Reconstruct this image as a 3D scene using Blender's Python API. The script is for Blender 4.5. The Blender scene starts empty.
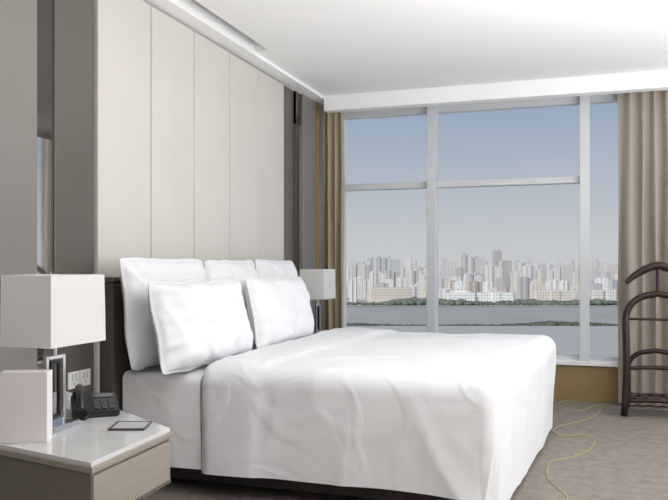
import bpy, bmesh, math, random
from mathutils import Vector, Matrix, noise
random.seed(7)
S = bpy.context.scene
COL = S.collection
S.view_settings.view_transform = 'Standard'
S.view_settings.look = 'None'
YAW = math.radians(18.5); H = 1.12; F = 750.0
cs, sn = math.cos(YAW), math.sin(YAW)

def W(r, d, z):                      # sideways / forward distance from the viewpoint -> world
    return Vector((r*cs - d*sn, r*sn + d*cs, z))
def onplane(px, py, z):              # point of a horizontal plane
    d = F*(H-z)/(py-265.0); r = (px-334.0)/F*d
    return W(r, d, z)

def lin(c):
    return tuple(((v/255.0)/12.92 if v/255.0 <= .04045 else ((v/255.0+.055)/1.055)**2.4) for v in c)

# ------------------------------------------------------------------ materials
def mat(name, rgb, rough=.6, metal=0, bump=0, bscale=50, vary=0, vscale=8, trans=0, spec=.5, stretch=None, bdist=.01, crease=0):
    m = bpy.data.materials.new(name); m.use_nodes = True
    nt = m.node_tree; b = nt.nodes['Principled BSDF']
    c = lin(rgb)
    b.inputs['Base Color'].default_value = (*c, 1)
    b.inputs['Roughness'].default_value = rough
    b.inputs['Metallic'].default_value = metal
    b.inputs['Specular IOR Level'].default_value = spec
    tc = nt.nodes.new('ShaderNodeTexCoord'); mp = nt.nodes.new('ShaderNodeMapping')
    nt.links.new(tc.outputs['Object'], mp.inputs[0])
    if stretch: mp.inputs['Scale'].default_value = stretch
    if vary:
        n = nt.nodes.new('ShaderNodeTexNoise'); n.inputs['Scale'].default_value = vscale; n.inputs['Detail'].default_value = 5
        nt.links.new(mp.outputs[0], n.inputs['Vector'])
        r = nt.nodes.new('ShaderNodeValToRGB')
        r.color_ramp.elements[0].position = .3; r.color_ramp.elements[1].position = .7
        r.color_ramp.elements[0].color = (*[v*(1-vary) for v in c], 1)
        r.color_ramp.elements[1].color = (*[min(1, v*(1+vary)) for v in c], 1)
        nt.links.new(n.outputs['Fac'], r.inputs[0]); nt.links.new(r.outputs[0], b.inputs['Base Color'])
    last = None
    if bump:
        n = nt.nodes.new('ShaderNodeTexNoise'); n.inputs['Scale'].default_value = bscale; n.inputs['Detail'].default_value = 4
        nt.links.new(mp.outputs[0], n.inputs['Vector'])
        bp = nt.nodes.new('ShaderNodeBump'); bp.inputs['Strength'].default_value = bump; bp.inputs['Distance'].default_value = bdist
        nt.links.new(n.outputs['Fac'], bp.inputs['Height']); nt.links.new(bp.outputs[0], b.inputs['Normal']); last = bp
    if crease:       # thin soft fold lines in cloth: a ridged, distorted noise
        n = nt.nodes.new('ShaderNodeTexNoise'); n.inputs['Scale'].default_value = 2.4; n.inputs['Detail'].default_value = 2; n.inputs['Distortion'].default_value = .6
        nt.links.new(mp.outputs[0], n.inputs['Vector'])
        a = nt.nodes.new('ShaderNodeMath'); a.operation = 'SUBTRACT'; a.inputs[1].default_value = .5; nt.links.new(n.outputs['Fac'], a.inputs[0])
        a2 = nt.nodes.new('ShaderNodeMath'); a2.operation = 'ABSOLUTE'; nt.links.new(a.outputs[0], a2.inputs[0])
        a3 = nt.nodes.new('ShaderNodeMapRange'); a3.inputs[1].default_value = 0; a3.inputs[2].default_value = .09; a3.inputs[3].default_value = 1; a3.inputs[4].default_value = 0
        a3.interpolation_type = 'SMOOTHSTEP'
        nt.links.new(a2.outputs[0], a3.inputs[0])
        bp = nt.nodes.new('ShaderNodeBump'); bp.inputs['Strength'].default_value = crease; bp.inputs['Distance'].default_value = .012
        nt.links.new(a3.outputs[0], bp.inputs['Height'])
        if last: nt.links.new(last.outputs[0], bp.inputs['Normal'])
        nt.links.new(bp.outputs[0], b.inputs['Normal'])
    if trans:
        t = nt.nodes.new('ShaderNodeBsdfTranslucent'); t.inputs[0].default_value = (*c, 1)
        mx = nt.nodes.new('ShaderNodeMixShader'); mx.inputs[0].default_value = trans
        nt.links.new(b.outputs[0], mx.inputs[1]); nt.links.new(t.outputs[0], mx.inputs[2])
        nt.links.new(mx.outputs[0], nt.nodes['Material Output'].inputs[0])
    return m

M = {}
M['ceiling'] = mat('ceiling_paint', (250,250,250), .9, bump=.02, bscale=120)
M['paint'] = mat('wall_paint', (236,235,234), .9, bump=.03, bscale=90)
M['panel'] = mat('pale_leather_panel', (206,202,196), .45, bump=.03, bscale=200, vary=.02, vscale=3)
M['taupe'] = mat('taupe_lacquer', (132,127,123), .22, vary=.04, vscale=2)
M['dtaupe'] = mat('dark_taupe_panel', (98,92,87), .25, vary=.04, vscale=2)
M['grey'] = mat('grey_panel', (132,130,130), .3, vary=.03, vscale=2)
M['shadow'] = mat('dark_gap', (52,48,46), .8)
M['mirror'] = mat('mirror_glass', (228,228,228), .04, metal=1)
M['dmirror'] = mat('smoked_glass', (84,82,82), .08, metal=.6)
M['gold'] = mat('gold_trim', (178,140,70), .35, metal=.3)
M['goldwood'] = mat('honey_veneer', (140,118,76), .45, vary=.08, vscale=6, stretch=(1,1,8))
M['carpet'] = mat('carpet', (136,128,120), .95, bump=.8, bscale=160, vary=.16, vscale=15)
M['frame'] = mat('window_frame', (206,209,213), .35)
M['sill'] = mat('sill_stone', (236,235,233), .35)
M['linen'] = mat('white_linen', (229,230,233), .85, bump=.15, bscale=10, crease=.24)
M['linen2'] = mat('white_cotton_sheet', (244,244,247), .85, bump=.15, bscale=12, crease=.15)
M['pillow'] = mat('white_pillowcase', (230,231,234), .85, bump=.15, bscale=14, crease=.2)
M['brown'] = mat('headboard_leather', (82,74,69), .55, bump=.05, bscale=150)
M['basewood'] = mat('bed_base_cloth', (62,57,55), .8)
M['wood'] = mat('nightstand_veneer', (150,141,131), .4, vary=.05, vscale=5, stretch=(1,1,10))
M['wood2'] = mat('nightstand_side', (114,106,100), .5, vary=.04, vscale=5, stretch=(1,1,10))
M['marble'] = mat('marble', (204,204,204), .05, vary=.05, vscale=5)
M['chrome'] = mat('chrome', (215,215,218), .1, metal=1)
M['shade'] = mat('lampshade_linen', (240,239,237), .8, trans=.3, bump=.05, bscale=200)
M['bulb'] = mat('bulb_glass', (250,248,244), .3)
M['black'] = mat('black_plastic', (26,26,28), .35)
M['screen'] = mat('phone_screen', (95,102,100), .2)
M['key'] = mat('grey_keys', (80,80,82), .5)
M['pink'] = mat('blush_card', (211,204,205), .7)
M['pink2'] = mat('blush_card_side', (224,219,219), .7)
M['pad'] = mat('grey_pad', (186,186,187), .3)
M['rim'] = mat('dark_tray_rim', (70,66,66), .3)
M['plate'] = mat('outlet_plastic', (232,232,230), .35)
M['dwood'] = mat('dark_walnut', (46,30,28), .35, vary=.12, vscale=10, stretch=(1,1,6), spec=.35)
M['cord'] = mat('yellow_cord', (180,166,104), .6)
M['curtain'] = mat('taupe_curtain', (154,146,135), .85, bump=.05, bscale=100)
M['curtain2'] = mat('gold_beige_curtain', (170,157,132), .85, bump=.05, bscale=100)
def glass_mat():
    m = bpy.data.materials.new('window_glass'); m.use_nodes = True; nt = m.node_tree
    nt.nodes.remove(nt.nodes['Principled BSDF'])
    t = nt.nodes.new('ShaderNodeBsdfTransparent'); t.inputs[0].default_value = (.985,.985,.985,1)
    g = nt.nodes.new('ShaderNodeBsdfGlossy'); g.inputs['Roughness'].default_value = .05
    mx = nt.nodes.new('ShaderNodeMixShader'); mx.inputs[0].default_value = .003
    nt.links.new(t.outputs[0], mx.inputs[1]); nt.links.new(g.outputs[0], mx.inputs[2])
    nt.links.new(mx.outputs[0], nt.nodes['Material Output'].inputs[0]); return m
M['glass'] = glass_mat()

# ------------------------------------------------------------------ mesh helpers
def obj(name, bm, m, parent=None, smooth=False, loc=None):
    bmesh.ops.recalc_face_normals(bm, faces=bm.faces)
    me = bpy.data.meshes.new(name); bm.to_mesh(me); bm.free()
    if smooth:
        for p in me.polygons: p.use_smooth = True
    me.materials.append(m)
    o = bpy.data.objects.new(name, me); COL.objects.link(o)
    if parent is not None: o.parent = parent
    if loc is not None: o.location = loc
    return o
def tag(o, label, cat, group=None):
    o['label'] = label; o['category'] = cat
    if group: o['group'] = group
    return o
def thing(name, label, cat, loc=(0,0,0), rz=0, group=None):
    o = bpy.data.objects.new(name, None); COL.objects.link(o); o.empty_display_size = .1
    o.location = loc; o.rotation_euler = (0,0,rz); return tag(o, label, cat, group)
def box(bm, a, b, bev=0, mtx=None, seg=2):
    v = bmesh.ops.create_cube(bm, size=1)['verts']
    for q in v:
        q.co = Vector([(a[i]+b[i])/2 + q.co[i]*(b[i]-a[i]) for i in range(3)])
    if bev:
        es = list({e for q in v for e in q.link_edges})
        r = bmesh.ops.bevel(bm, geom=es, offset=bev, segments=seg, affect='EDGES', profile=.5)
        v = list({q for f in r['faces'] for q in f.verts} | {q for q in v if q.is_valid})
    if mtx is not None:
        for q in v: q.co = mtx @ q.co
    return bm
def B(a, b, bev=0, mtx=None):
    return box(bmesh.new(), a, b, bev, mtx)
def prism(bm, pts, z0, z1, bev=0):
    lo = [bm.verts.new((p[0],p[1],z0)) for p in pts]; hi = [bm.verts.new((p[0],p[1],z1)) for p in pts]
    n = len(pts); fs = [bm.faces.new(lo[::-1]), bm.faces.new(hi)]
    for i in range(n): fs.append(bm.faces.new((lo[i], lo[(i+1)%n], hi[(i+1)%n], hi[i])))
    if bev:
        es = list({e for f in fs for e in f.edges})
        bmesh.ops.bevel(bm, geom=es, offset=bev, segments=2, affect='EDGES', profile=.5)
    return bm
def tube(bm, pts, r, n=10, closed=False):
    pts = [Vector(p) for p in pts]; N = len(pts); rings = []
    up = Vector((0,0,1))
    for i, p in enumerate(pts):
        a = pts[(i-1)%N] if (closed or i > 0) else p; b = pts[(i+1)%N] if (closed or i < N-1) else p
        t = (b-a).normalized()
        if i == 0:
            u = t.cross(up)
            if u.length < .05: u = t.cross(Vector((1,0,0)))
        else:
            u = rings[-1][1] - t*rings[-1][1].dot(t)
        u.normalize(); w = t.cross(u)
        rr = r[i] if isinstance(r, (list,tuple)) else r
        rings.append(([bm.verts.new(p + (u*math.cos(2*math.pi*k/n) + w*math.sin(2*math.pi*k/n))*rr) for k in range(n)], u))
    for i in range(N if closed else N-1):
        A, C = rings[i][0], rings[(i+1)%N][0]
        for k in range(n): bm.faces.new((A[k], A[(k+1)%n], C[(k+1)%n], C[k]))
    if not closed:
        bm.faces.new(rings[0][0][::-1]); bm.faces.new(rings[-1][0])
    return bm
def spline(pts, k=8):
    pts = [Vector(p) for p in pts]; out = []
    for i in range(len(pts)-1):
        p0 = pts[max(0,i-1)]; p1 = pts[i]; p2 = pts[i+1]; p3 = pts[min(len(pts)-1,i+2)]
        for j in range(k):
            t = j/k
            out.append(.5*((2*p1)+(p2-p0)*t+(2*p0-5*p1+4*p2-p3)*t*t+(3*p1-p0-3*p2+p3)*t**3))
    out.append(pts[-1]); return out
def struct(name, bm, m, parent=None):
    o = obj(name, bm, m, parent)
    if parent is None: o['kind'] = 'structure'
    return o

XL, YW, YB, XR = -2.28, 6.54, -1.6, 2.3
ZC = 2.6
# ------------------------------------------------------------------ room shell
struct('floor', B((-2.6,YB-.1,-.1),(XR+.1,YW+.3,0)), M['carpet'])
struct('wall_back', B((-2.6,YB-.12,0),(XR+.1,YB,2.95)), M['paint'])
struct('wall_right', B((XR,YB,0),(XR+.12,YW+.2,2.95)), M['paint'])
struct('wall_left', B((-2.6,YB,0),(-2.335,YW+.2,2.95)), M['dtaupe'])
YS = 4.76
bm = bmesh.new()
box(bm, (-2.07,YB,ZC),(XR,6.2,2.95)); box(bm, (-2.34,YB,2.575),(-2.17,YW,2.95))
box(bm, (-2.17,YS,ZC),(-2.07,6.2,2.95)); box(bm, (-2.17,YB,2.74),(-2.07,YS,2.95))
box(bm, (-2.17,6.2,2.7),(XR,YW+.2,2.95))
struct('ceiling', bm, M['ceiling'])
struct('trim_1', B((-2.17,6.2,2.47),(XR,6.31,2.7), .003), M['ceiling'])      # curtain box
g = thing('air_vent', 'long narrow grey slot air vent in the ceiling recess above the wall panels', 'vent', (-2.12,YS-1.21,2.70))
obj('vent_frame', box(box(bmesh.new(), (-.05,-1.2,0),(-.04,1.2,.04)), (.04,-1.2,0),(.05,1.2,.04)), M['grey'], g)
bm = bmesh.new()
for k in range(3): box(bm, (-.025+k*.02,-1.2,.005),(-.019+k*.02,1.2,.035))
obj('slat', bm, M['grey'], g)
obj('backing', B((-.05,-1.2,.036),(.05,1.2,.04)), M['shadow'], g)

# left wall cladding
ys = [3.14+.484*k for k in range(6)]
for k in range(5):
    struct('trim_%d' % (k+2), B((-2.335,ys[k]+.004,0),(XL,ys[k+1]-.004,2.56), .006), M['panel'])
struct('trim_7', B((-2.335,2.848,0),(-2.30,3.137,2.6), .003), M['dtaupe'])
struct('trim_8', B((-2.335,0.4,0),(-2.29,2.722,2.6), .003), M['taupe'])
struct('trim_9', B((-2.335,YB,0),(-2.29,0.39,2.6), .003), M['taupe'])
struct('trim_10', B((-2.335,5.565,0),(-2.31,5.84,2.6), .003), M['dtaupe'])
struct('trim_11', B((-2.335,5.97,0),(-2.275,6.30,2.6), .003), M['grey'])
struct('trim_12', B((-2.335,6.305,0),(-2.268,6.345,2.6), .002), M['gold'])
def mirror(y0, y1, zt, label, d):
    t = thing('wall_mirror', label, 'mirror', (-2.335,(y0+y1)/2,0.5)); w = (y1-y0)/2
    obj('mirror_glass', B((0.004,-w+.005,0.0),(d,w-.005,zt-.5)), M['mirror'], t)
    obj('upper_panel', B((0.0,-w,zt-.5),(d,w,2.07)), M['dmirror'], t)
    bm = bmesh.new(); box(bm, (0,-w,-.01),(d+.002,-w+.005,2.08)); box(bm, (0,w-.005,-.01),(d+.002,w,2.08))
    obj('mirror_frame', bm, M['dtaupe'], t)
mirror(2.725, 2.845, 1.69, 'tall narrow mirror strip between taupe panels, above the near lamp', .025)
mirror(5.843, 5.967, 2.3, 'tall narrow mirror strip beside the window-side grey column', .045)

# window wall
struct('wall_window', box(box(box(bmesh.new(), (-2.6,YW-.02,0),(XR,YW+.2,.30)), (-2.6,YW-.02,2.52),(XR,YW+.2,2.95)), (-2.6,YW-.02,.3),(-2.13,YW+.2,2.52)), M['paint'])
struct('trim_13', B((-2.12,YW-.06,0),(XR,YW-.021,.295), .002), M['goldwood'])
struct('trim_14', B((-2.12,YW-.09,.297),(XR,YW+.1,.335), .004), M['sill'])
def window(n, x0, x1, transom, mull_l, mull_r):
    bm = bmesh.new()
    box(bm, (x0,YW,.335),(x1,YW+.08,.365)); box(bm, (x0,YW,2.46),(x1,YW+.08,2.53))
    w = obj('window_%d' % n, bm, M['frame']); w['kind'] = 'structure'
    if mull_l: obj('mullion', B((x0,YW-.06,.335),(x0+.035,YW+.08,2.53), .004), M['frame'], w)
    if mull_r: obj('mullion', B((x1-.042,YW-.07,.335),(x1+.036,YW+.08,2.53), .004), M['frame'], w)
    if transom:
        obj('transom', B((x0+.036,YW-.02,1.80),(x1-.042,YW+.08,1.855), .004), M['frame'], w)
        obj('upper_pane', B((x0,YW+.03,1.855),(x1,YW+.038,2.46)), M['glass'], w)
        obj('lower_pane', B((x0,YW+.03,.365),(x1,YW+.038,1.80)), M['glass'], w)
    else:
        obj('pane', B((x0,YW+.03,.365),(x1,YW+.038,2.46)), M['glass'], w)
window(1, -2.13, -1.27, True, 1, True)
window(2, -1.27, 0.0, True, 0, True)
window(3, 0.0, 1.27, False, 0, True)
window(4, 1.27, 2.3, False, 0, False)

# ------------------------------------------------------------------ curtains
def curtain(name, x0, x1, y, amp, folds, m, label, z1=2.66, ph=0):
    bm = bmesh.new(); nx, nz = int(folds*20), 32; rows = []
    for j in range(nz+1):
        v = j/nz; row = []
        for i in range(nx+1):
            u = i/nx
            z = .015 + (z1-.015)*v
            p = u*folds*2*math.pi + ph + 2.8*noise.noise(Vector((u*folds*.45, v*.8, 7)))
            a = amp*(.7 + 1.2*noise.noise(Vector((u*folds*.7, v*1.4, 3))))
            x = x0 + (x1-x0)*u + .014*noise.noise(Vector((u*6, v*2.5, 9)))
            row.append(bm.verts.new((x, y + a*math.sin(p + .6*noise.noise(Vector((u*4, v*2.4, 0)))), z)))
        rows.append(row)
    for j in range(nz):
        for i in range(nx): bm.faces.new((rows[j][i], rows[j][i+1], rows[j+1][i+1], rows[j+1][i]))
    o = obj(name, bm, m, smooth=True); tag(o, label, 'curtain')
    return o
curtain('curtain', .25, .70, 6.39, .030, 4.5, M['curtain'], 'long taupe curtain gathered in deep folds behind the valet stand')
curtain('curtain', -2.25, -2.05, 6.40, .028, 3, M['curtain2'], 'narrow gold-beige curtain bunched at the window corner beside the headboard wall')

# ------------------------------------------------------------------ bed
YN, YF, XF = 3.22, 5.30, -.22
SH = .075
bed = thing('bed', 'wide bed with dark base and dark headboard against the pale wall panels', 'bed', (-1.2,4.26,0))
bx_, by_ = -1.2, 4.26
def rel(a): return (a[0]-bx_, a[1]-by_, a[2])
def slab(m):
    return [(-2.16-bx_,YN+m-by_),(XF-m-(YF-YN)*SH-bx_,YN+m-by_),(XF-m-bx_,YF-m-by_),(-2.16-bx_,YF-m-by_)]
obj('bed_base', prism(bmesh.new(), slab(.08), .05, .33, .015), M['basewood'], bed)
obj('mattress', prism(bmesh.new(), slab(.06), .33, .575, .04), M['linen2'], bed)
obj('headboard', B(rel((-2.28,3.15,.2)), rel((-2.20,5.55,1.035)), .012), M['brown'], bed)
obj('headboard_cap', B(rel((-2.28,3.145,1.037)), rel((-2.195,5.555,1.06)), .004), M['dtaupe'], bed)
for sx in (-2.05, -.62):
    for sy in (YN+.2, YF-.2):
        obj('leg', B(rel((sx-.03,sy-.03,0)), rel((sx+.03,sy+.03,.05))), M['dwood'], bed)

def ridge(p):
    return (1-min(1,abs(noise.noise(p))*4))**2
def drape(name, xh, xf, yn, yf, zt, drop, R, foot, m, T, seed, amp, hem=0, lip=.05, turn=0):
    bm = bmesh.new(); L = R*math.pi/2 + drop - R
    step = .017
    amax = (xf-R+L) if foot else xf
    na = int((amax-xh)/step); b0, b1 = yn+R-L, yf-R+L; nb = int((b1-b0)/step); rows = []
    for i in range(na+1):
        a = xh + (amax-xh)*i/na; row = []
        for j in range(nb+1):
            b = b0 + (b1-b0)*j/nb
            ox = max(0, a-(xf-R)) if foot else 0
            oy = b-(yn+R) if b < yn+R else (b-(yf-R) if b > yf-R else 0)
            r = math.hypot(ox, oy)
            base = Vector((min(a, xf-R) if foot else a, min(max(b, yn+R), yf-R), zt))
            o = T*math.sqrt(max(0, 1-(1-min(1, (a-xh)/lip))**2)) if T else 0
            if turn and T:
                q = (a-xh-turn - .05*(b-yn))/.015
                o += .016/(1+math.exp(max(-20,min(20,q)))) * min(1,(a-xh)/lip)
            c1 = noise.noise(Vector((a*1.7+seed, b*1.7, 0))); c2 = noise.noise(Vector((a*5+seed, b*4, 4)))
            c3 = ridge(Vector((a*1.1+seed+b*.7, b*2.0-a*.8, 2))) - .5*ridge(Vector((a*2.0+seed, b*1.3+a*1.0, 8)))
            if r < 1e-6:
                n = Vector((0,0,1)); cr = .006*(1-((b-(yn+yf)/2)/((yf-yn)/2))**4)
                p = base + Vector((0,0,o + amp*(.45*c1+.15*c2+.45*c3)+cr*(1 if T else .3)))
            else:
                dx, dy = ox/r, oy/r; rr = min(r, L)
                th = min(rr/R, math.pi/2); h = R*math.sin(th); v = R*(1-math.cos(th))
                if rr > R*math.pi/2: v += (rr-R*math.pi/2)*(1+.24*dx*dx)
                n = Vector((dx*math.sin(th), dy*math.sin(th), math.cos(th)))
                k = min(1.2, v/drop)
                ang = math.atan2(abs(dy), dx) if foot else 0
                s = (a if oy and not ox else (b if not oy else xf))*1.0 + ang*.4
                f = (noise.noise(Vector((s*2.0+seed, v*.4, 1)))*.9 + .3*noise.noise(Vector((s*5+seed, v*.6, 5))) + .25*noise.noise(Vector((s*2, v*3.0, seed)))
                     + .6*ridge(Vector((s*1.5+seed, v*.6, 3))))
                fa = 1-.6*dx*dx
                corner = 0
                if ox and oy: corner = .012*math.sin(2*ang)*math.sin(min(1,k)*math.pi) - .015*math.sin(2*ang)*k
                out = o + amp*(.45*c1+.15*c2+.45*c3)*(1-min(1,k)) + amp*1.5*f*fa*k**.8 + corner - .015*k
                p = base + Vector((dx*h, dy*h, -v)) + n*out
                p.z += hem*k*noise.noise(Vector((s*1.5, 0, seed)))
                p.z = max(p.z, .015)
            if foot:
                bc = min(max(b, yn), yf)
                p.x -= (yf-bc)*SH*min(1, max(0, (min(a,xf)-xh)/(xf-xh)))
            row.append(bm.verts.new(p))
        rows.append(row)
    for i in range(na):
        for j in range(nb): bm.faces.new((rows[i][j], rows[i+1][j], rows[i+1][j+1], rows[i][j+1]))
    bmesh.ops.remove_doubles(bm, verts=bm.verts, dist=.0008)
    return obj(name, bm, m, smooth=True)
tag(drape('bed_sheet', -2.18, -1.745, YN-.02, YF, .588, .45, .04, False, M['linen2'], 0, 2, .010),
    'white cotton bed sheet under the pillows, hanging at the head of the bed', 'sheet')
tag(drape('duvet', -1.75, XF, YN, YF, .605, .475, .05, True, M['linen'], .036, 11, .017, hem=.015, lip=.06, turn=.35),
    'large white duvet spread over the bed and draping to the floor at the foot', 'duvet')

def pillow(label, cx, cy, zb, w, h, t, lean, seed, yawz=0, roll=0):
    bm = bmesh.new(); n = 52; top = []; bot = []
    for i in range(n+1):
        ra, rb = [], []
        for j in range(n+1):
            u = math.sin((i/n*2-1)*math.pi/2)*.5+(i/n*2-1)*.5; v = math.sin((j/n*2-1)*math.pi/2)*.5+(j/n*2-1)*.5
            x = w/2*u*(.975+.025*v*v); z = h/2*v*(.97+.03*u*u)
            cc = max(0, abs(u)+abs(v)-1.75)/.25
            x *= 1-.03*cc*cc; z *= 1-.045*cc*cc
            us, vs_ = min(1, abs(u)/.97), min(1, abs(v)/.95)      # flat sewn flange outside the stuffing
            prof = (max(0,1-us**3.4)**.55)*(max(0,1-vs_**3.4)**.55)
            wr = noise.noise(Vector((x*5+seed, z*5, 0)))*.024 + noise.noise(Vector((x*13+seed, z*10, 3)))*.009 + .015*ridge(Vector((x*3+seed, z*4+x*2, 6)))
            edge = math.exp(-((1-abs(u))*4.5))*noise.noise(Vector((z*18, seed, 1)))*.028 + math.exp(-((1-abs(v))*4.5))*noise.noise(Vector((x*16, seed, 2)))*.028
            on = i in (0,n) or j in (0,n)
            f = t/2*prof + (0 if on else (wr*prof**.5+edge*prof**.25)+ .003)
            b_ = -t/2*prof - (0 if on else .003)
            y0 = .012*noise.noise(Vector((x*5, z*5, seed)))
            zz = z + .012*noise.noise(Vector((x*7, seed, 5)))*abs(v)
            va = bm.verts.new((x, f+y0, zz)); ra.append(va)
            rb.append(va if on else bm.verts.new((x, b_+y0, zz)))
        top.append(ra); bot.append(rb)
    for i in range(n):
        for j in range(n):
            bm.faces.new((top[i][j], top[i+1][j], top[i+1][j+1], top[i][j+1]))
            q = (bot[i][j], bot[i][j+1], bot[i+1][j+1], bot[i+1][j])
            if len(set(q)) == 4:
                try: bm.faces.new(q)
                except ValueError: pass
    mt = Matrix(((0, math.cos(lean), -math.sin(lean)), (1,0,0), (0, math.sin(lean), math.cos(lean)))).to_4x4()
    mt = Matrix.Rotation(yawz, 4, 'Z') @ mt @ Matrix.Rotation(roll, 4, 'Y') @ Matrix.Translation((0,0,h/2))
    for q in bm.verts: q.co = mt @ q.co
    o = obj('pillow', bm, M['pillow'], smooth=True, loc=(cx,cy,zb)); tag(o, label, 'pillow', 'white pillows on the bed'); return o
R_ = math.radians
pillow('tall white back-row pillow nearest the bedside lamp, against the headboard', -2.055, 3.49, .605, .82, .56, .155, R_(7), 1, roll=R_(.5))
pillow('white back-row pillow in the middle, its top showing between the two front pillows', -2.055, 4.275, .605, .72, .555, .155, R_(7), 5, yawz=R_(1), roll=R_(-.5))
pillow('white back-row pillow nearest the window, against the headboard', -2.055, 4.99, .605, .68, .56, .155, R_(7), 9, yawz=R_(-1), roll=R_(.5))
pillow('large white front pillow on the near side of the bed, closest to the telephone', -1.81, 3.44, .605, .86, .45, .18, R_(11), 14, yawz=R_(-4), roll=R_(0))
pillow('white front pillow on the far side of the bed, toward the window', -1.81, 4.47, .605, .92, .45, .18, R_(11), 23, roll=R_(.3))

# ------------------------------------------------------------------ nightstands
def nightstand(label, A, Bc, C, D):
    cxx = (A[0]+Bc[0]+C[0]+D[0])/4; cyy = (A[1]+Bc[1]+C[1]+D[1])/4
    t = thing('nightstand', label, 'nightstand', (cxx,cyy,0))
    P = [(p[0]-cxx, p[1]-cyy) for p in (A,Bc,C,D)]
    def inset(d):
        out = []
        for p in P:
            v = Vector(p); out.append(tuple(v*(1-d/v.length)))
        return out
    obj('marble_top', prism(bmesh.new(), inset(.008), .535, .55, .002), M['marble'], t)
    obj('top_frame', prism(bmesh.new(), P, .517, .536, .002), M['wood'], t)
    obj('cabinet_body', prism(bmesh.new(), inset(.012), .36, .516, .003), M['wood2'], t)
    a = Vector((*P[0],0)); b = Vector((*P[1],0)); dr = (b-a).normalized(); nr = Vector((dr.y,-dr.x,0))
    if nr.x < 0: nr = -nr
    q = [a+dr*.012-nr*.016, b-dr*.012-nr*.016, b-dr*.012-nr*.001, a+dr*.012-nr*.001]
    d = obj('drawer', prism(bmesh.new(), [(v.x,v.y) for v in q], .372, .508, .002), M['wood'], t)
    q2 = [a+dr*.012-nr*.004, b-dr*.012-nr*.004, b-dr*.012+nr*.003, a+dr*.012+nr*.003]
    obj('drawer_pull', prism(bmesh.new(), [(v.x,v.y) for v in q2], .363, .372, .001), M['dtaupe'], d)
    obj('plinth', prism(bmesh.new(), inset(.11), 0, .36), M['basewood'], t)
    return t
nightstand('grey-brown nightstand with white marble top at the near side of the bed', (-1.345,1.825), (-1.37,2.31), (-2.26,2.86), (-2.26,2.03))
nightstand('nightstand on the far side of the bed, mostly hidden, carrying the far lamp', (-1.62,5.575), (-1.62,6.15), (-2.24,6.20), (-2.24,5.575))

# ------------------------------------------------------------------ lamps
def frame_ring(bm, w, h, z0, s, ax):
    def bb(u0,u1,z_0,z_1):
        a = (u0,-s,z_0) if ax == 'x' else (-s,u0,z_0); b = (u1,s,z_1) if ax == 'x' else (s,u1,z_1); box(bm, a, b, .0015)
    bb(-w/2,-w/2+2*s,z0,z0+h); bb(w/2-2*s,w/2,z0,z0+h); bb(-w/2+2*s,w/2-2*s,z0,z0+2*s); bb(-w/2+2*s,w/2-2*s,z0+h-2*s,z0+h)
def lamp(label, loc, rz):
    t = thing('table_lamp', label, 'lamp', loc, rz, 'bedside lamps')
    obj('base_plate', B((-.055,-.07,0),(.055,.07,.018), .003), M['chrome'], t)
    bm = bmesh.new(); frame_ring(bm, .10, .235, .018, .0065, 'y'); obj('stem_frame', bm, M['chrome'], t)
    bm = bmesh.new(); frame_ring(bm, .055, .20, .035, .006, 'y'); obj('inner_frame', bm, M['black'], t)
    obj('neck', tube(bmesh.new(), [(0,0,.25),(0,0,.37)], .007), M['chrome'], t)
    obj('bulb', tube(bmesh.new(), [(0,0,.37),(0,0,.385),(0,0,.41),(0,0,.43),(0,0,.44)], [.012,.022,.03,.022,.004], 14), M['bulb'], t, smooth=True)
    bm = bmesh.new(); tb, bb_ = (.101,.144), (.104,.148); z0, z1, th = .295, .535, .003
    rings = []
    for (hx,hy),z,o in ((bb_,z0,0),(tb,z1,0),(tb,z1,-th),(bb_,z0,-th)):
        rings.append([bm.verts.new((sx*(hx+o), sy*(hy+o), z)) for sx,sy in ((-1,-1),(1,-1),(1,1),(-1,1))])
    for k in range(4):
        A, C = rings[k], rings[(k+1)%4]
        for i in range(4): bm.faces.new((A[i],A[(i+1)%4],C[(i+1)%4],C[i]))
    sh = obj('lamp_shade', bm, M['shade'], t)
    bm = bmesh.new(); box(bm, (-.097,-.003,.52),(.097,.003,.524)); box(bm, (-.003,-.140,.52),(.003,.140,.524)); box(bm,(-.004,-.004,.43),(.004,.004,.524))
    obj('shade_spider', bm, M['chrome'], sh)
    return t
lamp('white rectangular shade table lamp with chrome frame base on the near nightstand', (-1.76,2.18,.551), R_(0))
lamp('white table lamp partly hidden behind pillows on the far nightstand by the window', (-2.06,5.74,.551), R_(0))

# ------------------------------------------------------------------ things on the nightstand
t = thing('stationery_folder', 'pale pink upright folder box standing in front of the near lamp', 'folder', (-1.72,1.985,.5505), R_(24))
obj('cover', box(box(bmesh.new(), (-.078,-.030,0),(.078,-.027,.226), .001), (-.078,.027,0),(.078,.030,.226), .001), M['pink'], t)
obj('spine', B((.075,-.0305,0),(.079,.0305,.226), .001), M['pink2'], t)
obj('inner_pages', B((-.076,-.0265,.002),(.0745,.0265,.221)), M['pink2'], t)

t = thing('telephone', 'black desk telephone with handset and coiled cord on the near nightstand', 'telephone', (-1.785,2.44,.5505), R_(40))
bm = bmesh.new(); 
vs = [(-.085,-.09,0),(.085,-.09,0),(.085,.09,0),(-.085,.09,0),(-.085,-.09,.022),(.085,-.09,.022),(.085,.09,.065),(-.085,.09,.065)]
v = [bm.verts.new(p) for p in vs]
for f in ((0,3,2,1),(4,5,6,7),(0,1,5,4),(1,2,6,5),(2,3,7,6),(3,0,4,7)): bm.faces.new([v[i] for i in f])
bmesh.ops.bevel(bm, geom=bm.edges[:], offset=.005, segments=2, affect='EDGES')
obj('phone_body', bm, M['black'], t)
tilt = Matrix.Translation((0,0,.044)) @ Matrix.Rotation(math.atan2(.043,.18), 4, 'X')
hs = tube(bmesh.new(), spline([(-.055,-.092,.014),(-.055,-.075,.03),(-.055,-.04,.045),(-.055,.03,.045),(-.055,.075,.03),(-.055,.092,.014)],5), .015, 12)
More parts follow.
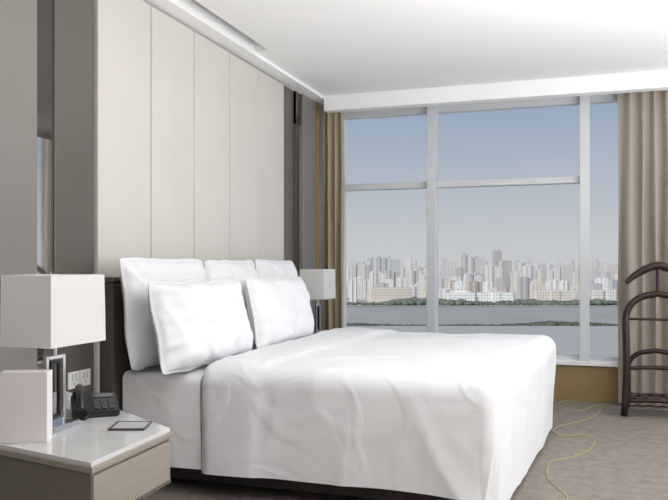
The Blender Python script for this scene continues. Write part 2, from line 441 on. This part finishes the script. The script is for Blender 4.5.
for q in hs.verts: q.co = tilt @ q.co
box(hs, (-.078,-.098,.002),(-.032,-.055,.022), .006, tilt); box(hs, (-.078,.055,.002),(-.032,.098,.022), .006, tilt)
obj('handset', hs, M['black'], t, smooth=False)
for i in range(4):
    for j in range(3):
        x, y = -.005+j*.027, -.07+i*.024
        obj('key', box(bmesh.new(), (x,y,.0005),(x+.019,y+.015,.005), .0015, tilt), M['key'], t)
obj('display', box(bmesh.new(), (-.006,.04,.0005),(.07,.072,.003), 0, tilt), M['screen'], t)
coil = []
for k in range(240):
    u = k/239; a = u*2*math.pi*24
    p = Vector((-.06+.03*u, -.10-.035*math.sin(u*math.pi)+.003*u, .009))
    coil.append(p + Vector((.004*math.sin(a), .005*math.cos(a), .006*math.sin(a))))
obj('coiled_cord', tube(bmesh.new(), coil, .0017, 5), M['black'], t)

t = thing('notepad_tray', 'small flat dark-rimmed tray with a grey pad at the front of the nightstand', 'tray', (-1.515,2.275,.5505), R_(20))
h_ = .062
bm = bmesh.new(); box(bm, (-h_,-h_,0),(h_,h_,.003)); box(bm,(-h_,-h_,.003),(-h_+.005,h_,.008)); box(bm,(h_-.005,-h_,.003),(h_,h_,.008)); box(bm,(-h_+.005,-h_,.003),(h_-.005,-h_+.005,.008)); box(bm,(-h_+.005,h_-.005,.003),(h_-.005,h_,.008))
obj('tray', bm, M['rim'], t)
obj('pad', B((-h_+.007,-h_+.007,.0032),(h_-.007,h_-.007,.0068), .001), M['pad'], t)

# outlets
for k, yy in enumerate((2.975, 3.060)):
    t = thing('power_outlet', ('white wall socket plate above the near nightstand, left of the pair' if k == 0 else 'white wall socket plate above the near nightstand, right of the pair by the headboard'), 'socket', (-2.30,yy,.575), 0, 'socket plates by the bed')
    obj('cover_plate', B((0,-.040,-.040),(.009,.040,.040), .003), M['plate'], t)
    bm = bmesh.new()
    for (y,z,a) in ((-.012,.006,0),(.012,.006,0),(0,-.018,0),(-.012,.022,0),(.012,.022,0)):
        box(bm, (.0088,y-.002,z-.006),(.0096,y+.002,z+.006))
    obj('socket_slots', bm, M['black'], t)

# ------------------------------------------------------------------ valet stand
t = thing('valet_stand', 'dark walnut suit valet stand with rounded frame beside the right curtain', 'valet stand', (.51,6.03,0))
def arch(y, h, w, r, lean):
    pts = [(-w-.012,y,.012),(-w-.005,y,h*.12),(-w+.005,y,h*.35),(-w+.005,y,h*.55),(-w,y,h-r)]
    for k in range(1,9):
        a = math.pi - k*math.pi/16; pts.append((-w+r+r*math.cos(a), y, h-r+r*math.sin(a)))
    pts += [(0,y,h+.01)]
    for k in range(8,0,-1):
        a = k*math.pi/16; pts.append((w-r+r*math.cos(a), y, h-r+r*math.sin(a)))
    pts += [(w,y,h-r),(w-.005,y,h*.55),(w-.005,y,h*.35),(w+.005,y,h*.12),(w+.012,y,.012)]
    return [(p[0], p[1]+lean*(p[2]/h)**2, p[2]) for p in pts]
obj('front_frame', tube(bmesh.new(), arch(-.12,.90,.225,.19,.08), .025, 12), M['dwood'], t, smooth=True)
obj('rear_frame', tube(bmesh.new(), arch(.14,.46,.20,.14,0), .019, 12), M['dwood'], t, smooth=True)
for sx in (-1,1):
    for z in (.12,.30):
        pts = [(sx*(.222-.02*k/6), -.115+.25*k/6, z-.02*math.sin(math.pi*k/6)) for k in range(7)]
        obj('side_rail', tube(bmesh.new(), pts, .014, 8), M['dwood'], t, smooth=True)
for y,z,w in ((-.118,.12,.222),(-.108,.36,.222),(.14,.12,.20)):
    pts = [(-w+2*w*k/8, y, z+.012*math.sin(math.pi*k/8)) for k in range(9)]
    obj('cross_rail', tube(bmesh.new(), pts, .015, 8), M['dwood'], t, smooth=True)
bm = bmesh.new()
for k in range(5): box(bm, (-.2+k*.085,-.10,.136),(-.15+k*.085,.12,.148), .002)
obj('shoe_shelf', bm, M['dwood'], t)
obj('centre_post', tube(bmesh.new(), [(0,-.04,.90),(0,-.035,1.0),(0,-.03,1.11)], .016, 8), M['dwood'], t)
hp = spline([(-.22,-.06,.985),(-.17,-.045,1.035),(-.08,-.035,1.09),(0,-.03,1.115),(.08,-.035,1.09),(.17,-.045,1.035),(.22,-.06,.985)],5)
obj('coat_hanger', tube(bmesh.new(), hp, [.017+.014*math.sin(math.pi*i/(len(hp)-1)) for i in range(len(hp))], 10), M['dwood'], t, smooth=True)
obj('trouser_bar', tube(bmesh.new(), [(-.215,-.055,.72),(.215,-.055,.72)], .010, 8), M['dwood'], t)

# cord on the carpet
pp = [(606,399),(592,401),(574,400),(560,402),(556,407),(566,411),(584,410),(597,405),(600,411),(590,418),(572,423),(557,427),(554,433),(566,436),(582,435),(594,440),(589,450),(572,457),(552,461),(547,470),(549,480),(559,489),(567,497),(566,508)]
pts = [onplane(a,b,.003) for a,b in pp]
tag(obj('extension_cable', tube(bmesh.new(), spline(pts,7), .0030, 6), M['cord'], smooth=True), 'thin yellow cable looping across the carpet between the bed foot and the window', 'cable')

# ------------------------------------------------------------------ outside
GZ = H-70
def city_mat(name, rgb, dark, sx, sz, haze):
    m = bpy.data.materials.new(name); m.use_nodes = True; nt = m.node_tree; b = nt.nodes['Principled BSDF']
    hz = (212,212,212)  # distance haze blended into the wall and window colours of the facades
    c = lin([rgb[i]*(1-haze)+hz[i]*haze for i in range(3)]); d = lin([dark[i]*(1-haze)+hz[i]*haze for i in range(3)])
    tc = nt.nodes.new('ShaderNodeTexCoord'); mp = nt.nodes.new('ShaderNodeMapping'); nt.links.new(tc.outputs['Object'], mp.inputs[0])
    sp = nt.nodes.new('ShaderNodeSeparateXYZ'); nt.links.new(mp.outputs[0], sp.inputs[0])
    def M2(op, a, bv):
        n = nt.nodes.new('ShaderNodeMath'); n.operation = op
        if hasattr(a,'is_linked'): nt.links.new(a, n.inputs[0])
        else: n.inputs[0].default_value = a
        if hasattr(bv,'is_linked'): nt.links.new(bv, n.inputs[1])
        else: n.inputs[1].default_value = bv
        return n.outputs[0]
    xy = M2('ADD', sp.outputs[0], sp.outputs[1])
    fx = M2('FRACT', M2('MULTIPLY', xy, 1/sx), 0); fz = M2('FRACT', M2('MULTIPLY', sp.outputs[2], 1/sz), 0)
    f = M2('MULTIPLY', M2('GREATER_THAN', fx, .45), M2('GREATER_THAN', fz, .5))
    mx = nt.nodes.new('ShaderNodeMix'); mx.data_type = 'RGBA'
    mx.inputs[6].default_value = (*c,1); mx.inputs[7].default_value = (*d,1)
    nt.links.new(f, mx.inputs[0]); nt.links.new(mx.outputs[2], b.inputs['Base Color'])
    b.inputs['Roughness'].default_value = .9; b.inputs['Specular IOR Level'].default_value = .1
    return m
tints = {'white':((254,251,247),(184,183,183)), 'beige':((240,228,212),(178,170,162)), 'grey':((202,201,201),(150,151,154)), 'tan':((210,193,177),(155,146,139))}
def tower_mesh(kind, w, dp, h):
    bm = bmesh.new()
    if kind == 0:
        box(bm, (-w/2,-dp/2,0),(w/2,dp/2,h*.95)); box(bm, (-w/4,-dp/4,h*.95),(w/4,dp/4,h)); box(bm, (-w*.12,-dp*.6,0),(w*.12,-dp*.5,h*.97))
    elif kind == 1:
        box(bm, (-w/2,-dp/2,0),(-w*.12,dp/2,h*.96)); box(bm, (w*.12,-dp/2,0),(w/2,dp/2,h)); box(bm, (-w*.12,-dp*.3,0),(w*.12,dp*.4,h*.92))
    elif kind == 2:
        box(bm, (-w/2,-dp/2,0),(w/2,dp/2,h*.82)); box(bm, (-w*.38,-dp*.4,h*.82),(w*.38,dp*.4,h*.93)); box(bm, (-w*.2,-dp*.25,h*.93),(w*.2,dp*.25,h))
    elif kind == 3:
        box(bm, (-w*.6,-dp*.6,0),(w*.6,dp*.6,h*.14)); box(bm, (-w/2,-dp/2,h*.14),(w/2,dp/2,h*.97)); box(bm, (-w*.35,-dp*.1,h*.97),(-w*.1,dp*.2,h)); box(bm, (w*.1,-dp*.1,h*.97),(w*.35,dp*.2,h))
    return bm
cmats = {}
protos = {}
rows = [ # count, lane distances, top-y range, width px, haze, name, name words
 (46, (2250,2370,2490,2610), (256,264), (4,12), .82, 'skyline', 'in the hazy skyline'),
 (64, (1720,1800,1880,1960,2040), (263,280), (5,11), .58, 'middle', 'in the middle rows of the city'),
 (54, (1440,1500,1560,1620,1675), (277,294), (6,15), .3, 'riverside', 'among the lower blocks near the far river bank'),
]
for ri, (cnt, lanes, ty, wp, haze, rn, words) in enumerate(rows):
    for i in range(cnt):
        px = 322 + (i+random.uniform(-.3,.3))*(330/cnt)
        L = len(lanes)
        d = lanes[(i*2) % L if L == 5 else [0,2,1,3][i % 4]] + random.uniform(-8,8)
        y = random.uniform(*ty)
        cl = noise.noise(Vector((px*.025, ri*3.1, 0)))
        y += -9*cl if ri < 2 else -4*cl
        h = 70 - (y-265)*d/F
        w = random.uniform(*wp)*d/F
        tn = random.choice(['white','white','beige','grey','tan','white'] if ri else ['white','grey','beige'])
        kind = random.choice([0,0,1,3,3,2])
        key = (tn, ri)
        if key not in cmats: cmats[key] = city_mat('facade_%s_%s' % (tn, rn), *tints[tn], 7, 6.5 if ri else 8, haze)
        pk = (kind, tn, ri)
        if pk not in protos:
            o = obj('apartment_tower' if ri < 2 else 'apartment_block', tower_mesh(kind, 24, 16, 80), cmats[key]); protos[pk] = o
        else:
            o = protos[pk].copy(); COL.objects.link(o)
        o.location = W((px-334)/F*d, d, GZ+.2); o.scale = (w/24, 1.0, h/80); o.rotation_euler = (0,0,YAW+random.uniform(-.25,.25))
        tag(o, 'distant %s %s %s across the river' % (tn, 'high-rise tower' if ri < 2 else 'apartment block', words), 'building', '%s %s %s across the river' % (tn, rn, 'towers' if ri < 2 else 'blocks'))
# particular buildings
def landmark(label, px0, px1, ytop, d, rgb, kind=0, haze=.15):
    w = (px1-px0)*d/F; h = 70-(ytop-265)*d/F
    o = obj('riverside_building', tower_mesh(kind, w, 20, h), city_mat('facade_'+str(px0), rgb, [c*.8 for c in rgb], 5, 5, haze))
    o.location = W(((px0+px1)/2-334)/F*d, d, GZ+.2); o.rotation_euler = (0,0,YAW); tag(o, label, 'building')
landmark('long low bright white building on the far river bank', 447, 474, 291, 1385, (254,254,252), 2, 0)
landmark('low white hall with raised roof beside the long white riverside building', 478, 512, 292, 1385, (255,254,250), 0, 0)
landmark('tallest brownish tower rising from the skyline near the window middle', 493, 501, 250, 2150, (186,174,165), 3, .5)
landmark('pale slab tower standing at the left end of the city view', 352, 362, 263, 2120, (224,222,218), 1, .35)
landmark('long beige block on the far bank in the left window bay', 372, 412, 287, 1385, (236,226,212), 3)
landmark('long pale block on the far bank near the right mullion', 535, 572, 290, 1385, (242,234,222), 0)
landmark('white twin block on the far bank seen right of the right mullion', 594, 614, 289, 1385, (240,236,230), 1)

def plate(d0, d1, z, m, name, r0=-.75, r1=.9):
    bm = bmesh.new()
    v = [bm.verts.new(W(r0*d0,d0,z)), bm.verts.new(W(r1*d0,d0,z)), bm.verts.new(W(r1*d1,d1,z)), bm.verts.new(W(r0*d1,d1,z))]
    bm.faces.new(v); o = obj(name, bm, m); o['kind'] = 'structure'; return o
gm = mat('city_ground', (190,186,178), .9, vary=.2, vscale=.02)
plate(1270, 9000, GZ+.2, gm, 'ground_far_bank')
gm2 = mat('near_ground', (150,152,148), .9, vary=.15, vscale=.03)
plate(60, 862, GZ+.2, gm2, 'ground_near_bank', -1.2, 1.4)
rv = mat('river_water', (168,168,163), .7, vary=.05, vscale=.01, spec=.1)
plate(855, 1285, GZ-1, rv, 'river')
# tree belts (uncountable foliage)
def belt(name, label, d0, d1, n, hmin, hmax, rgb, r0, r1):
    bm = bmesh.new()
    for k in range(n):
        d = random.uniform(d0, d1); r = random.uniform(r0, r1)*d
        dens = .6+.9*noise.noise(Vector((r*.012, d*.01, 3)))
        hh = random.uniform(hmin, hmax)*max(.45, dens)
        c = W(r, d, GZ+.2+hh*.45)
        v = bmesh.ops.create_icosphere(bm, subdivisions=1, radius=1)['verts']
        wx = random.uniform(.6,1.3)
        for q in v:
            q.co = c + Vector((q.co.x*hh*wx, q.co.y*hh*.7, q.co.z*hh*.5))*random.uniform(.8,1.15)
    o = obj(name, bm, mat(name+'_leaves', rgb, .9, vary=.3, vscale=.05), smooth=True); tag(o, label, 'trees'); o['kind'] = 'stuff'
belt('tree_belt', 'belt of hazy green trees along the far river bank below the city', 1290, 1355, 900, 4.5, 11, (114,121,109), -.06, .45)
belt('tree_belt', 'dark green line of trees along the near river bank', 838, 854, 1300, 4.0, 6.5, (92,100,88), -.06, .45)
# ribbed roof of the hall below
def rib_roof():
    m = bpy.data.materials.new('ribbed_roof'); m.use_nodes = True; nt = m.node_tree; b = nt.nodes['Principled BSDF']
    b.inputs['Roughness'].default_value = .8; b.inputs['Specular IOR Level'].default_value = .1
    tc = nt.nodes.new('ShaderNodeTexCoord'); wv = nt.nodes.new('ShaderNodeTexWave'); wv.bands_direction = 'Y'; wv.inputs['Scale'].default_value = .022
    wv.inputs['Distortion'].default_value = .3
    nt.links.new(tc.outputs['Object'], wv.inputs[0]); r = nt.nodes.new('ShaderNodeValToRGB')
    r.color_ramp.elements[0].color = (*lin((170,170,168)),1); r.color_ramp.elements[1].color = (*lin((190,189,186)),1)
    nt.links.new(wv.outputs['Fac'], r.inputs[0]); nt.links.new(r.outputs[0], b.inputs['Base Color']); return m
t = thing('exhibition_hall', 'huge low hall with pale grey ribbed curved roof below the window', 'building', W(60,570,GZ+.2), YAW)
bm = bmesh.new(); n = 16; prev = None
for k in range(n+1):
    y = -240+k*480/n; z = 4+5*math.cos((k/n-.5)*math.pi)
    cur = (bm.verts.new((-330,y,z)), bm.verts.new((420,y,z)))
    if prev: bm.faces.new((prev[0],prev[1],cur[1],cur[0]))
    prev = cur
obj('roof', bm, rib_roof(), t, smooth=True)
obj('wall', B((-325,-236,0),(415,236,3.9)), gm2, t)

# ------------------------------------------------------------------ light
w = bpy.data.worlds.new('World'); S.world = w; w.use_nodes = True; nt = w.node_tree
bg = nt.nodes['Background']; tc = nt.nodes.new('ShaderNodeTexCoord'); sp = nt.nodes.new('ShaderNodeSeparateXYZ')
nt.links.new(tc.outputs['Generated'], sp.inputs[0]); r = nt.nodes.new('ShaderNodeValToRGB'); nt.links.new(sp.outputs[2], r.inputs[0])
cr = r.color_ramp; cr.elements[0].position = 0; cr.elements[0].color = (*lin((202,204,206)),1)
cr.elements[1].position = 1; cr.elements[1].color = (*lin((162,178,200)),1)
for p, c in ((.04,(196,200,205)),(.10,(182,190,200)),(.16,(166,179,197)),(.22,(149,167,193))):
    e = cr.elements.new(p); e.color = (*lin(c),1)
nt.links.new(r.outputs[0], bg.inputs[0]); bg.inputs[1].default_value = 1.0
def area(name, loc, rot, sx, sy, power, col):
    l = bpy.data.lights.new(name, 'AREA'); l.shape = 'RECTANGLE'; l.size = sx; l.size_y = sy; l.energy = power; l.color = col
    o = bpy.data.objects.new(name, l); COL.objects.link(o); o.location = loc; o.rotation_euler = rot; return o
area('ceiling_fill', (.3,1.0,2.58), (0,0,0), 2.4, 2.2, 16, (1,.985,.96))  # added out-of-view fill under the ceiling, no fixture modelled
area('up_fill', (1.0,2.1,1.1), (math.pi,0,0), 1.6, 3.0, 136, (1,.99,.98))  # added fill aimed upward to brighten the ceiling, out of view
area('side_fill', (2.27,4.6,1.6), (0,math.pi/2,0), 1.6, 2.6, 44, (.98,.99,1))  # added fill in front of the solid right wall, no window there
l = bpy.data.lights.new('sun', 'SUN'); l.energy = 2.6; l.angle = .05; l.color = (1,.95,.88)
o = bpy.data.objects.new('sun', l); COL.objects.link(o); o.rotation_euler = Vector((.45,.75,-.6)).to_track_quat('-Z','Y').to_euler(); o.location = (0,0,50)

# ------------------------------------------------------------------ camera
c = bpy.data.cameras.new('camera'); c.sensor_width = 36; c.lens = 36*F/668; c.shift_y = 15/668; c.clip_end = 12000; c.clip_start = .05
o = bpy.data.objects.new('camera', c); COL.objects.link(o); o.location = (0,0,H); o.rotation_euler = (math.pi/2,0,YAW)
S.camera = o
